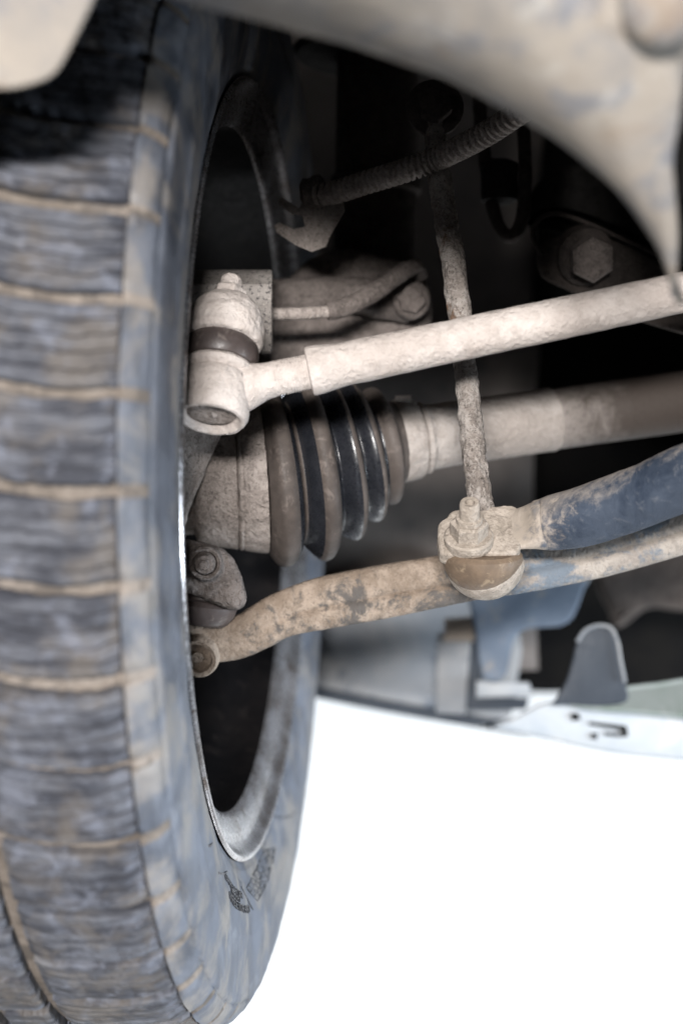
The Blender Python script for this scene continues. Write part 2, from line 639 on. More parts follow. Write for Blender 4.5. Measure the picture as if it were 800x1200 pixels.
SIDE = [(-0.006, 0.2090), (-0.0015, 0.2155), (0.0010, 0.2215), (0.0022, 0.2245), (0.0030, 0.2255), (0.0030, 0.2275), (0.0045, 0.2320),
        (0.0062, 0.2400), (0.0074, 0.2490), (0.0078, 0.2580), (0.0080, 0.2590), (0.0080, 0.2605), (0.0076, 0.2615), (0.0078, 0.2700), (0.0076, 0.2800),
        (0.0074, 0.2880), (0.0068, 0.2930), (0.0052, 0.2945), (0.0058, 0.2965), (0.0042, 0.2995), (0.0018, 0.3032), (-0.0015, 0.3062), (-0.0040, 0.3078), (-0.0050, 0.3070), (-0.0053, 0.3040)]


def a_side(r):
    for (a0, r0), (a1, r1) in zip(SIDE, SIDE[1:]):
        if r0 <= r <= r1 and r1 > r0:
            return a0 + (a1 - a0) * (r - r0) / (r1 - r0)
    return 0.0


under = [(-0.0058, 0.3030), (-0.0085, 0.3040), (-0.02, 0.3070), (-0.05, 0.3095), (-0.095, 0.3105)]
half = SIDE + under
full = half + [(-0.19 - a, r) for a, r in reversed(half[:-1])]
mats = [0 if (i < len(SIDE) - 1 or i >= len(full) - len(SIDE)) else 1 for i in range(len(full) - 1)]
mb = MB()
SEG = 700
NOTCH_Q = 0.0045


def notch(q):
    """How far (0..1) the wheel angle q lies inside a lateral groove of the inner shoulder."""
    ph = ((q - NOTCH_Q) * 50 / (2 * math.pi) + 0.31 + 0.5) % 1.0
    ph = min(ph, 1 - ph) * 2 * math.pi / 50
    return max(0.0, 1 - ph / 0.013) ** 0.7


rings = []
for i, (a, r) in enumerate(full):
    deep = {17: 0.3, 18: 0.6, 19: 0.9, 20: 1.0, 21: 1.0, 22: 1.0, 23: 0.8}.get(i, 0.0)
    ring = []
    for k in range(SEG):
        q = 2 * math.pi * k / SEG
        rr = r - 0.0032 * deep * notch(q) + (0.0006 * noise.noise((q * 60, a * 300, 1.0)) if 14 <= i <= 24 else 0)
        ring.append((a, -rr * math.cos(q), rr * math.sin(q)))
    rings.append(ring)
mb.ring_loft(rings, True, False, False, mats)
for fi, f in enumerate(mb.f):
    row = f[0] // SEG
    if 18 <= row <= 23:
        q = 2 * math.pi * ((f[0] % SEG) + 0.5) / SEG
        if notch(q) > 0.35:
            mb.m[fi] = 1
tyre = wbuild(mb, 'tyre', [M['tyre_side'], M['groove']], wheel, angle=60)
relief(tyre, 0.0012, 0.02, 3)

NB = 50
HP = math.pi / NB


def block_mesh(a0, a1, curve, sip, seed, flare=0.0):
    """One tread block: siped top, curved leading and trailing edges, chamfered sides."""
    rnd = random.Random(seed)
    na = 17
    gap = 0.0029 / 0.315
    edge = [-HP + gap, HP - gap]
    cuts = []
    for s in range(sip):
        c = edge[0] + (edge[1] - edge[0]) * (s + 1) / (sip + 1) + rnd.uniform(-0.0015, 0.0015)
        cuts.append(c)
    prof = [(edge[0], -0.0075), (edge[0], -0.0012), (edge[0] + 0.003, 0.0)]
    w = 0.0008 / 0.315
    for c in cuts:
        prof += [(c - w, 0.0), (c - w * 0.6, -0.0020), (c + w * 0.6, -0.0020), (c + w, 0.0)]
    prof += [(edge[1] - 0.003, 0.0), (edge[1], -0.0012), (edge[1], -0.0075)]
    mb = MB()
    rings = []
    for i in range(na):
        t = i / (na - 1)
        a = a0 + (a1 - a0) * t
        end = {0: 0.0016, 1: 0.0006, na - 2: 0.0003, na - 1: 0.0016}.get(i, 0.0)
        ring = []
        for q, h in prof:
            wave = (math.sin(t * 13 + seed) * 0.0016 + math.sin(t * 29 + seed + q * 60) * 0.0009) * (1 if abs(q) < HP * 0.75 else 0.25)
            qq = q + curve * (t - 0.3) ** 2 + wave + 0.0024 * noise.noise((a * 260, q * 40, seed * 7.0)) + 0.0028 * noise.noise((a * 700, q * 90, seed * 3.0))
            r = r_tread(a) + h - end + 0.0009 * noise.noise((a * 150, q * 50, seed * 5.0))
            ring.append((a, -r * math.cos(qq), r * math.sin(qq)))
        rings.append(ring)
    mb.ring_loft(rings, False, False, False)
    m = len(prof)
    mb.face(tuple(range(m)))
    mb.face(tuple((na - 1) * m + j for j in range(m)))
    me = bpy.data.meshes.new('tread_block')
    me.from_pydata(mb.v, [], mb.f)
    bm = bmesh.new()
    bm.from_mesh(me)
    bmesh.ops.recalc_face_normals(bm, faces=bm.faces)
    bm.to_mesh(me)
    bm.free()
    me.materials.append(M['block'])
    return me


rows = [(-0.0054, -0.0620, 0.045, 4, 1), (-0.0685, -0.0920, -0.02, 3, 2), (-0.0980, -0.1215, 0.02, 3, 3), (-0.1280, -0.1830, -0.045, 4, 4)]
for a0, a1, cv, sp, sd in rows:
    variants = [block_mesh(a0, a1, cv, sp, sd + 0.37 * v) for v in range(4)]
    for k in range(NB):
        me = variants[(k * 7 + k // 3) % 4]
        o = bpy.data.objects.new('tread_block', me)
        COL.objects.link(o)
        o.parent = tyre
        o.rotation_euler = (2 * math.pi * (k + 0.31 * sd) / NB + random.uniform(-0.004, 0.004), 0, 0)

# rim
mb = MB()
prof = [(-0.0075, 0.2085), (-0.0015, 0.2145), (0.0008, 0.2190), (0.0022, 0.2207), (0.0034, 0.2198), (0.0036, 0.2182), (0.0024, 0.2166), (0.0000, 0.2150), (-0.0022, 0.2125),
        (-0.0030, 0.2100), (-0.0034, 0.2070), (-0.0040, 0.2045), (-0.0052, 0.2010), (-0.0066, 0.1975), (-0.0082, 0.1950), (-0.0100, 0.1938)]
revolve(mb, prof, 200)
rim = wbuild(mb, 'rim', M['rim'], wheel, angle=60)
mb = MB()
revolve(mb, [(-0.0100, 0.1939), (-0.018, 0.1925), (-0.034, 0.1885), (-0.040, 0.1840), (-0.060, 0.1815), (-0.120, 0.1800), (-0.150, 0.1760), (-0.160, 0.160), (-0.150, 0.10), (-0.145, 0.05), (-0.145, 0.002)], 160)
wbuild(mb, 'barrel', M['barrel'], rim, angle=60)


# moulded lettering on the sidewall
def wheel_hit(x, y, a):
    """Wheel-space (angle, radius) of the sidewall point the photograph shows at (x, y)."""
    R = wheel.rotation_euler.to_matrix()
    ax = R @ Vector((1, 0, 0))
    ray = P(x, y, 1.0)
    o = WC + ax * a
    t = o.dot(ax) / ray.dot(ax)
    q = R.inverted() @ (ray * t - WC)
    return math.atan2(q.z, -q.y), math.hypot(q.y, q.z)


def on_side(q, r, lift=0.0):
    return (a_side(r) + lift, -r * math.cos(q), r * math.sin(q))


def stroke(mb, q0, r0, q1, r1, w, h=0.0007):
    """A raised bar on the sidewall from (q0, r0) to (q1, r1)."""
    dx, dy = (q1 - q0) * 0.5 * (r0 + r1), r1 - r0
    L = math.hypot(dx, dy) or 1e-6
    nx, ny = -dy / L * w, dx / L * w
    seg = max(1, int(L / 0.004))
    rings = []
    for i in range(seg + 1):
        t = i / seg
        q, r = q0 + (q1 - q0) * t, r0 + (r1 - r0) * t
        rings.append([on_side(q - nx / r, r - ny, -0.0008), on_side(q - nx / r, r - ny, h), on_side(q + nx / r, r + ny, h), on_side(q + nx / r, r + ny, -0.0008)])
    mb.ring_loft(rings, True, True, True)


GLYPHS = [[(0, 0, 0, 1), (1, 0, 1, 1), (0, .5, 1, .5)], [(0, 0, 0, 1), (0, 1, 1, 1), (0, .5, .8, .5), (0, 0, 1, 0)], [(0, 0, 0, 1), (0, 1, .5, .3), (.5, .3, 1, 1), (1, 1, 1, 0)],
          [(.5, 0, .5, 1), (0, 1, 1, 1)], [(0, 0, 0, 1), (0, 1, 1, 1), (1, 1, 1, .5), (1, .5, 0, .5), (.3, .5, 1, 0)], [(0, 0, 1, 1), (0, 1, 1, 0)], [(0, 0, .5, 1), (.5, 1, 1, 0), (.2, .4, .8, .4)]]
let = MB()
qm, rm = wheel_hit(262, 1040, 0.0076)
rnd = random.Random(3)


def line_of_marks(mb, qa, qb, r, h, n, w):
    for i in range(n):
        q0 = qa + (qb - qa) * i / n
        dq = (qb - qa) / n * 0.72
        for x0, y0, x1, y1 in GLYPHS[rnd.randrange(len(GLYPHS))]:
            stroke(mb, q0 + dq * x0, r + h * (1 - y0) - h, q0 + dq * x1, r + h * (1 - y1) - h, w)


for (xa, ya), (xb, yb), h, n in (((266, 1037), (287, 1046), 0.0030, 9), ((273, 1050), (284, 1056), 0.0030, 5), ((269, 1056), (294, 1067), 0.0036, 10)):
    qa, ra = wheel_hit(xa, ya, 0.0076)
    qb, rb = wheel_hit(xb, yb, 0.0076)
    line_of_marks(let, qa, qb, 0.5 * (ra + rb), h, n, 0.00034)
for pts in (((257, 1023), (272, 1022)), ((328, 955), (345, 952)), ((288, 1040), (297, 1066)), ((246, 992), (251, 989))):
    (q0, r0), (q1, r1) = [wheel_hit(x, y, 0.0076) for x, y in pts]
    stroke(let, q0, r0, q1, r1, 0.00045, 0.0005)
def quad_mark(A, B, C_, D, n):
    """A slanted, cross-hatched emblem between four photo points."""
    def at(u, v):
        x = (A[0] * (1 - u) + B[0] * u) * (1 - v) + (D[0] * (1 - u) + C_[0] * u) * v
        y = (A[1] * (1 - u) + B[1] * u) * (1 - v) + (D[1] * (1 - u) + C_[1] * u) * v
        return wheel_hit(x, y, 0.0076)
    segs = []
    for k in range(n + 1):
        t = k / n
        segs += [((t, 0), (t, 1)), ((0, t), (1, t))]
    for k in range(n):
        t = k / n
        segs += [((t, 0), (1, 1 - t)), ((0, t), (1 - t, 1))]
    for p, q in segs:
        (q0, r0), (q1, r1) = at(*p), at(*q)
        stroke(let, q0, r0, q1, r1, 0.00028, 0.0005)


quad_mark((294, 1041), (302, 1029), (314, 1036), (303, 1056), 3)
quad_mark((304, 1026), (311, 1014), (320, 1016), (315, 1034), 2)
quad_mark((312, 1011), (318, 996), (326, 994), (322, 1012), 2)
o = wbuild(let, 'moulded_lettering', M['letter'], tyre, smooth=False)
o['kind'] = 'stuff'

# ------------------------------------------------------------------ drive shaft
SH = 0.93
ds = thing('drive_shaft', 'dirty drive shaft with ribbed black rubber boot running from wheel to right edge', 'drive shaft', P(300, 560, SH))


def ring_at(x, y, d, rpx, tilt, yaw, seg=96):
    """A circle round a shaft that rises by `tilt` and recedes by `yaw` (degrees) to the right."""
    t, b = math.radians(tilt), math.radians(yaw)
    u = (RIGHT * math.cos(t) * math.cos(b) + UP * math.sin(t) + FWD * math.sin(b) * math.cos(t)).normalized()
    a, c = frame(u)
    r = rpx * d / F
    o = P(x, y, d)
    return [o + a * (r * math.cos(2 * math.pi * k / seg)) + c * (r * math.sin(2 * math.pi * k / seg)) for k in range(seg)]


def ring_loft_px(mb, spec, seg=96, mats=None, cap=True):
    mb.ring_loft([ring_at(*s, seg=seg) for s in spec], True, cap, cap, mats)


# outer joint housing: two bands with a seam
mb = MB()
ring_loft_px(mb, [(200, 568, SH, 60, 0, 4), (228, 564, SH, 62, 0, 4), (233, 564, SH, 73, 0, 4), (237, 563, SH, 76, 0, 4), (250, 562, SH, 79, 1, 4), (262, 561, SH, 81, 1, 4),
                  (272, 560, SH, 83, 2, 5), (275, 560, SH, 84, 2, 5), (277, 560, SH, 80, 2, 5)], 160)
o = mb.build('joint_housing', M['mudmid'], ds)
relief(o, 0.0016, 0.009)
mb = MB()
ring_loft_px(mb, [(277, 560, SH, 80, 2, 5), (278, 560, SH, 84, 2, 5), (280, 560, SH, 85.5, 2, 5), (283, 560, SH, 84.5, 2, 5), (284, 560, SH, 86, 3, 5), (295, 559.5, SH, 88, 3, 6), (306, 559, SH, 90, 4, 6),
                  (308, 559, SH, 89, 4, 6), (309, 559, SH, 82, 4, 6)], 160)
o = mb.build('large_clamp', M['mudmid'], ds)
relief(o, 0.0013, 0.006)

# bellows: crest and valley rings, packed closer towards the shaft
crest = [(322, 559, 106, 7), (364, 548, 111, 9), (396, 536, 99, 12), (421, 528, 85, 14), (446, 523, 69, 13)]
spec, mats = [], []


def lerp(a, b, t):
    return tuple(p + (q - p) * t for p, q in zip(a, b))


seq = [((306, 559, 84, 5), 0)]
valley = [((345, 553, 80, 8)), ((383, 541, 84, 11)), ((411, 531, 76, 13)), ((436, 525, 62, 13))]
profile = [(306, 559, 84, 5, 0), (310, 560, 92, 5, 0), (314, 560, 101, 6, 0), (318, 559.5, 105.5, 7, 0), (323, 559, 106.5, 7, 0), (328, 558, 106, 7, 0), (333, 557, 102, 7.5, 1), (338, 555.5, 94, 8, 1), (340, 555, 86, 8, 0), (344, 554, 84, 8, 1),
           (347, 552.5, 90, 8, 1), (352, 551, 99, 8.5, 1), (357, 550, 106, 9, 0), (361, 549, 110, 9, 0), (366, 547.5, 111, 9, 0), (371, 546, 109, 9.5, 0), (375, 544, 102, 10, 1), (378, 543, 90, 10.5, 1), (381, 542, 84, 11, 1),
           (384, 541, 87, 11, 1), (389, 539, 93, 11.5, 1), (393, 537, 97.5, 12, 1), (397, 536, 99.5, 12, 0), (401, 534.5, 98, 12.5, 0), (404, 533.5, 90, 13, 1), (407, 532.5, 77, 13, 1),
           (410, 531.5, 77, 13, 1), (415, 530, 82, 13.5, 1), (418.5, 529, 85, 14, 1), (422, 528, 86, 14, 0), (426, 527, 84.5, 14, 0), (430, 526.5, 75, 13.5, 1), (433, 526, 64, 13, 1),
           (436, 525.5, 63.5, 13, 0), (441, 524, 68, 13, 0), (446, 523, 70, 13, 0), (451, 521.5, 68.5, 12, 0), (454, 521, 60, 12, 0), (457, 520, 52, 11, 0), (461, 518.5, 49, 10, 0), (474, 516, 46, 9, 0)]
rings = []
pts = catmull([(x, y, r, t) for x, y, r, t, m in profile], 3)
for i, (x, y, r, t) in enumerate(pts):
    rings.append(ring_at(x, y, SH + (x - 306) * 0.00016, r, t, 9 + (x - 306) * 0.03, 128))
mats = [profile[min(i // 3, len(profile) - 2)][4] for i in range(len(pts) - 1)]
mb = MB()
mb.ring_loft(rings, True, True, True, mats)
o = mb.build('rubber_boot', boot_mat(), ds, angle=70)

SD = lambda x: SH + (x - 306) * 0.00016
mb = MB()
ring_loft_px(mb, [(464, 517.5, SD(464), 44, 9, 13), (465, 517.4, SD(465), 48, 9, 13), (468, 517, SD(468), 49, 9, 13), (486, 514.2, SD(486), 47, 9, 13), (488, 514, SD(488), 46, 9, 13), (489, 514, SD(489), 40, 9, 13)], 96)
# clamp ear
lathe(mb, P(471, 470, SD(470) - 0.006), RIGHT, [(-0.004, 0.001), (-0.004, 0.0035), (0.005, 0.0035), (0.005, 0.001)], 10)
o = mb.build('small_clamp', M['shaft'], ds)
relief(o, 0.0012, 0.006)
mb = MB()
ring_loft_px(mb, [(484, 514.5, SD(484), 36, 9, 13), (491, 513.6, SD(491), 38, 9, 13), (492, 513.5, SD(492), 42, 9, 13), (497, 512.8, SD(497), 42.5, 9, 13), (499, 512.5, SD(499), 40, 9, 13), (503, 512, SD(503), 38, 8, 13)] +
             [(503 + k * 6, 512 - k * 6 * 0.143, SD(503 + k * 6), 38 - k * 0.05, 8.2, 13) for k in range(1, 23)] +
             [(641, 492.2, SD(641), 37, 8, 13), (644, 491.8, SD(644), 37.4, 8, 13), (647, 491.4, SD(647), 37, 8, 13), (648, 491.2, SD(648), 34, 8, 13)], 96)
o = mb.build('shaft_tube', M['shaft'], ds)
relief(o, 0.0014, 0.010)
mb = MB()
sp = [(644, 491.8, SD(644), 35.5, 8, 13)]
x = 648.0
while x < 729:
    y = 491.2 - (x - 648) * 0.137
    sp += [(x, y, SD(x), 35.6, 8, 13), (x + 1.6, y - 0.2, SD(x), 35.6, 8, 13), (x + 2.2, y - 0.3, SD(x), 34.8, 8, 13), (x + 3.2, y - 0.4, SD(x), 34.8, 8, 13)]
    x += 3.9
ring_loft_px(mb, sp, 64)
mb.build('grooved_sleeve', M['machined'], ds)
mb = MB()
sp = []
for k in range(12):
    x = 728 + k * 20
    sp.append((x, 491.2 - (x - 648) * 0.137, SD(x), 35.7 if k < 5 else 38, 8, 13))
ring_loft_px(mb, sp, 64)
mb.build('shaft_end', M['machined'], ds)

# ------------------------------------------------------------------ tie rod
TD = 0.80
tr = thing('tie_rod', 'pale mud-coated tie rod crossing in front of the boot', 'tie rod', P(247, 490, TD))
tilt = math.radians(24)
JU = (UP * math.cos(tilt) + FWD * math.sin(tilt) + RIGHT * 0.10).normalized()
px = TD / F
jb = P(247, 489, TD - 0.008)
mb = MB()
lathe(mb, jb, JU, [(0.0030, 0.0), (0.0028, 27 * px), (0.0022, 30.5 * px), (0.0, 32.5 * px), (-0.0015, 36 * px), (-0.0012, 40 * px), (0.001, 43 * px), (0.004, 43.5 * px), (0.009, 42 * px),
                   (0.015, 43 * px), (0.020, 41.5 * px), (0.0230, 36 * px), (0.024, 25 * px), (0.024, 0.001)], 72, False, False)
o = mb.build('joint_housing', M['pale'], tr)
relief(o, 0.0011, 0.008)
mb = MB()
lathe(mb, jb, JU, [(0.0020, 0.0005), (0.0016, 20 * px), (0.0017, 27 * px), (0.0030, 31 * px)], 60, True, False)
o = mb.build('cap_plate', M['mudmid'], tr)
relief(o, 0.0012, 0.006)
# shank with thread, then the rod
mb = MB()
path = [(248, 459, TD, 33), (270, 457, TD, 32), (284, 454, TD, 29.5), (296, 450.5, TD, 26), (310, 446.5, TD, 22), (326, 442.5, TD, 20.5)]
tube(mb, path, 6, 40)
o = mb.build('shank', M['pale'], tr)
relief(o, 0.0012, 0.008)
mb = MB()
sp = []
x = 322.0
while x < 362:
    y = 443.5 - (x - 322) * 0.205
    sp += [(x, y, TD, 20.5, 11.5, 0), (x + 1.3, y - 0.27, TD, 21.2, 11.5, 0), (x + 2.6, y - 0.53, TD, 20.5, 11.5, 0)]
    x += 3.2
ring_loft_px(mb, sp, 40)
o = mb.build('thread', M['pale'], tr)
relief(o, 0.0008, 0.005)
mb = MB()
prof = [(361, 20), (361.3, 26), (362.5, 28.8), (366, 29.4), (376, 28.6), (384, 27.4), (392, 26.4), (402, 25.8)]
prof += [(402 + 8 * k, 25.6 - 0.035 * k) for k in range(1, 56)]
ring_loft_px(mb, [(x, 435.5 - (x - 361) * 0.212, TD, r, 12, 0) for x, r in prof], 64)
o = mb.build('rod', M['pale'], tr)
relief(o, 0.0008, 0.011)
# dust seal and stud nut
mb = MB()
lathe(mb, jb, JU, [(0.0235, 25 * px), (0.0225, 37 * px), (0.0240, 42.5 * px), (0.0262, 43.5 * px), (0.028, 41 * px), (0.029, 36 * px)], 64)
o = mb.build('seal_ring', M['pale'], tr)
relief(o, 0.0006, 0.006)
mb = MB()
lathe(mb, jb, JU, [(0.028, 32 * px), (0.0285, 42 * px), (0.031, 45.5 * px), (0.036, 46 * px), (0.0395, 44 * px), (0.042, 38 * px)], 64)
mb.build('dust_seal', M['seal'], tr)
mb = MB()
hexnut(mb, jb + JU * 0.0640, JU, 21 * px, 0.0085, 0.35)
lathe(mb, jb + JU * 0.0725, JU, [(0, 13.5 * px), (0.0055, 13 * px), (0.0075, 10 * px), (0.0078, 0.0005)], 24)
o = mb.build('stud_nut', M['pale'], tr)
cast(o, 0.0006, 3, 0.0009, 0.006)

# ------------------------------------------------------------------ steering knuckle
kn = thing('steering_knuckle', 'caked brown steering knuckle behind the tie rod joint', 'steering knuckle', P(330, 400, 0.92))
mb = MB()
lathe(mb, jb, JU, [(0.0405, 38 * px), (0.0410, 46 * px), (0.0435, 49 * px), (0.053, 47.5 * px), (0.060, 41 * px), (0.0650, 31 * px), (0.0670, 22 * px)], 64)
tube(mb, [(225, 385, 0.815, 34), (180, 400, 0.83, 36), (150, 420, 0.85, 40)], 5, 32)
o = mb.build('steering_arm', M['pale'], kn)
cast(o, 0.0009, 3, 0.0016, 0.010)
mb = MB()
d0 = 0.89
prof = [(316, 0.022), (322, 0.010), (333, 0.0), (411, 0.0), (414, 0.002), (414, 0.05), (316, 0.05)]
rings = []
for x in (150, 312, 317.5, 319):
    dx = 0.0015 if x == 319 else 0
    rings.append([P(x, y + (2 if (x == 319 and y < 320) else 0) - (2 if (x == 319 and y > 412) else 0), d0 + dd + dx) for y, dd in prof])
mb.ring_loft(rings, True, True, True)
mb.build('cast_block', M['blockmetal'], kn, angle=25)
mb = MB()
outline = [(300, 350), (335, 330), (362, 305), (395, 292), (432, 298), (470, 306), (494, 322), (504, 350), (503, 385), (480, 410), (400, 440), (300, 450)]
plate(mb, outline, 0.985, 0.05, 14, 4)
tube(mb, [(310, 350, 0.978, 22), (400, 345, 0.978, 22), (455, 352, 0.978, 24), (482, 355, 0.978, 24)], 4, 24)
lathe(mb, P(481, 352, 0.970), -FWD, [(0, 0.0115), (0.006, 0.0115), (0.008, 0.0095), (0.008, 0.0005)], 24)
o = mb.build('upper_casting', M['casting'], kn)
cast(o, 0.0012, 3, 0.0028, 0.014)
mb = MB()
hexnut(mb, P(482, 352, 0.962), -FWD, 0.0085, 0.006)
o = mb.build('bolt_head', M['casting'], kn)
cast(o, 0.0006, 3, 0.001, 0.006)
mb = MB()
plate(mb, [(150, 490), (240, 492), (262, 500), (246, 540), (226, 585), (212, 622), (198, 645), (150, 640)], 0.875, 0.03, 8, 3, lambda x, y: 0.875 + (x - 200) * 0.0002)
o = mb.build('lower_web', M['mudmid'], kn)
cast(o, 0.0009, 3, 0.003, 0.010)
mb = MB()
plate(mb, [(170, 628), (212, 632), (240, 637), (262, 645), (277, 662), (284, 684), (288, 702), (280, 714), (262, 712), (240, 702), (210, 692), (170, 690)], 0.862, 0.04, 9, 3)
lathe(mb, P(240, 659, 0.866), -FWD - UP * 0.15, [(0, 0.0095), (0.0065, 0.0095), (0.0085, 0.0078), (0.0085, 0.0005)], 28)
o = mb.build('pinch_lug', M['casting'], kn)
cast(o, 0.0008, 3, 0.0024, 0.008)
mb = MB()
lathe(mb, P(240, 660, 0.849), -FWD - UP * 0.15, [(-0.004, 0.0088), (0.001, 0.0088), (0.0018, 0.0080), (0.0010, 0.0066), (-0.001, 0.0060), (0.0035, 0.0054), (0.0050, 0.0046), (0.0052, 0.0028), (0.0075, 0.0024), (0.008, 0.0004)], 24)
o = mb.build('pinch_bolt', M['casting'], kn)
relief(o, 0.0008, 0.005)

# ------------------------------------------------------------------ lower control arm
la = thing('lower_control_arm', 'rusty brown lower control arm with an S bend, sweeping to right', 'control arm', P(330, 720, 0.90))
AD = 0.90
center = [(196, 752, AD, 22), (225, 752, AD, 25), (256, 751, AD, 25), (282, 746, AD, 25), (305, 734.5, AD, 26), (325, 723, AD, 26.5), (350, 714, AD, 28.5), (387, 705, AD, 31), (444, 694, AD, 31.5),
          (500, 684, AD, 30.5), (560, 673, AD, 29), (615, 664, AD, 30), (700, 645, AD, 32), (800, 617, AD, 32), (900, 588, AD, 32)]
sect = []
for k in range(64):                                       # upper face, pressed crease, lower flange (x: away, y: down is negative of UP)
    q = 2 * math.pi * k / 64
    cx, cy = math.cos(q), math.sin(q)
    e = 0.62
    sx = math.copysign(abs(cx) ** e, cx) * 0.62
    sy = math.copysign(abs(cy) ** 0.85, cy)
    sect.append((sx, sy))
mb = MB()
pp = catmull(center, 14)
rings = tube_rings(pp, 64, sect)
# press the crease into the camera-side face, on the lower third
for (x, y, d, r), ring in zip(pp, rings):
    c = P(x, y, d)
    fade = min(1.0, max(0.0, (x - 290) / 60))
    for i, p in enumerate(ring):
        v = p - c
        h = v.dot(UP) / (r * d / F)
        if v.dot(FWD) < 0:
            depth = 0.0022 * math.exp(-((h + 0.18) / 0.08) ** 2) * fade
            if h < -0.18:
                depth -= 0.0010 * fade
            ring[i] = p + FWD * depth
mb.ring_loft(rings, True, True, True, [0 if q[0] < 566 else 1 for q in pp])
o = mb.build('arm_body', [M['arm'], M['armpale']], la, angle=60)
relief(o, 0.0006, 0.008)
mb = MB()
bx = (-FWD * 0.93 - UP * 0.32 - RIGHT * 0.10).normalized()
lathe(mb, P(233, 767, AD - 0.004), bx, [(-0.012, 0.0118), (0.0045, 0.0118), (0.0065, 0.0105), (0.0062, 0.0085), (0.003, 0.0075), (0.0028, 0.0035), (0.0045, 0.003), (0.0045, 0.0003)], 40)
o = mb.build('bushing', M['arm'], la)
relief(o, 0.0006, 0.006)
mb = MB()
ju = (UP + RIGHT * 0.12).normalized()
lathe(mb, P(236, 728, 0.892), ju, [(-0.002, 0.012), (0.000, 0.0145), (0.004, 0.0175), (0.0085, 0.0185), (0.011, 0.0165), (0.0125, 0.0185), (0.0155, 0.0185), (0.018, 0.015), (0.026, 0.013)], 48)
mb.build('ball_joint_boot', M['seal'], la)

# ------------------------------------------------------------------ stabiliser bar with its end plate
SBD = 0.84
sb = thing('stabiliser_bar', 'worn blue stabiliser bar with muddy flattened end, above the control arm', 'stabiliser bar', P(570, 630, SBD))
ang = math.radians(48)
SU = (UP * math.cos(ang) - FWD * math.sin(ang)).normalized()      # normal of the flattened end
SV = (UP * math.sin(ang) + FWD * math.cos(ang)).normalized()      # up along the flattened end
so = P(563, 626, SBD)
spx = SBD / F


def splate(outline, h0, h1, rnd, name, mat, n=3):
    """A plate in the plane of the flattened end; outline in photo pixels about (563, 626)."""
    k = 1.0 / math.sin(ang)
    o = catmull(outline + [outline[0]], n)[:-1] if n > 1 else outline
    m = len(o)
    rings = []
    cx = sum(p[0] for p in o) / m
    cy = sum(p[1] for p in o) / m
    for h, s in ((h0, 0.97), (h0 + rnd, 1.0), (h1 - rnd, 1.0), (h1, 0.965)):
        rings.append([so + RIGHT * (((x - cx) * s + cx - 563) * spx) + SV * ((626 - ((y - cy) * s + cy)) * spx * k) + SU * h for x, y in o])
    mb.ring_loft(rings, True, True, True)


mb = MB()
splate([(524, 606), (532, 598), (556, 594), (590, 592), (606, 592), (612, 600), (612, 618), (610, 634), (602, 647), (560, 649), (520, 648), (513, 636), (514, 614)], -0.0095, 0.0, 0.0012, 'x', None)
# raised lip where the bar swells out of the flattened end
o = mb.build('flattened_end', M['barmud'], sb, angle=35)
cast(o, 0.0008, 2, 0.0006, 0.008)
mb = MB()
path = [(616, 623, 0.853, 8), (622, 622, 0.851, 17), (629, 620.5, 0.849, 25), (638, 618.5, 0.846, 29), (654, 614, 0.842, 31), (680, 606, 0.835, 33.5), (720, 593, 0.825, 35), (760, 578, 0.812, 35), (800, 561, 0.80, 37), (860, 540, 0.78, 40), (930, 505, 0.76, 42)]
kk = 1.0 / math.sin(ang)


def on_plate(x, y, h):
    return so + RIGHT * ((x - 563) * spx) + SV * ((626 - y) * spx * kk) + SU * h


ctrl = [(*on_plate(580, 617, -0.0033), 0.0118, 0.0026), (*on_plate(600, 616.5, -0.0030), 0.0128, 0.0030), (*on_plate(616, 616, -0.0018), 0.0136, 0.0048),
        (*on_plate(630, 615.5, -0.0004), 0.0140, 0.0085), (*on_plate(644, 614.5, 0.0006), 0.0142, 0.0120)]
for x, y, d, r in path:
    if x > 655:
        ctrl.append((*P(x, y, d), r * d / F, r * d / F))
pp = catmull(ctrl, 8)
rings = []
for i, c in enumerate(pp):
    t = (Vector(pp[min(i + 1, len(pp) - 1)][:3]) - Vector(pp[max(i - 1, 0)][:3])).normalized()
    a = (SV - t * SV.dot(t)).normalized()
    b = t.cross(a)
    rings.append([Vector(c[:3]) + a * (c[3] * math.copysign(abs(math.cos(q)) ** 0.85, math.cos(q))) + b * (c[4] * math.copysign(abs(math.sin(q)) ** 0.85, math.sin(q)))
                  for q in [2 * math.pi * k / 56 for k in range(56)]])
mb.ring_loft(rings, True, True, True)
o = mb.build('bar', M['bluebar'], sb)
relief(o, 0.0008, 0.010)
cu = (UP * 0.97 - FWD * 0.22).normalized()
co = P(565, 650, 0.843)


def dome(mb, o, R, depth):
    cs = [(0.002, R * 0.9), (0.0, R)]
    for k in range(1, 15):
        q = math.pi / 2 * k / 14
        cs.append((-depth * math.sin(q), R * math.cos(q) + 0.0002))
    lathe(mb, o, cu, cs, 56, True, False)


mb = MB()
dome(mb, co, 0.0205, 0.0205)
o = mb.build('end_cup', M['cup'], sb)
relief(o, 0.0009, 0.010)
mb = MB()
dome(mb, co + RIGHT * 0.0016 - UP * 0.0032 + FWD * 0.004, 0.0205, 0.0205)
o = mb.build('cup_lip', M['barmud'], sb)
relief(o, 0.0006, 0.010)

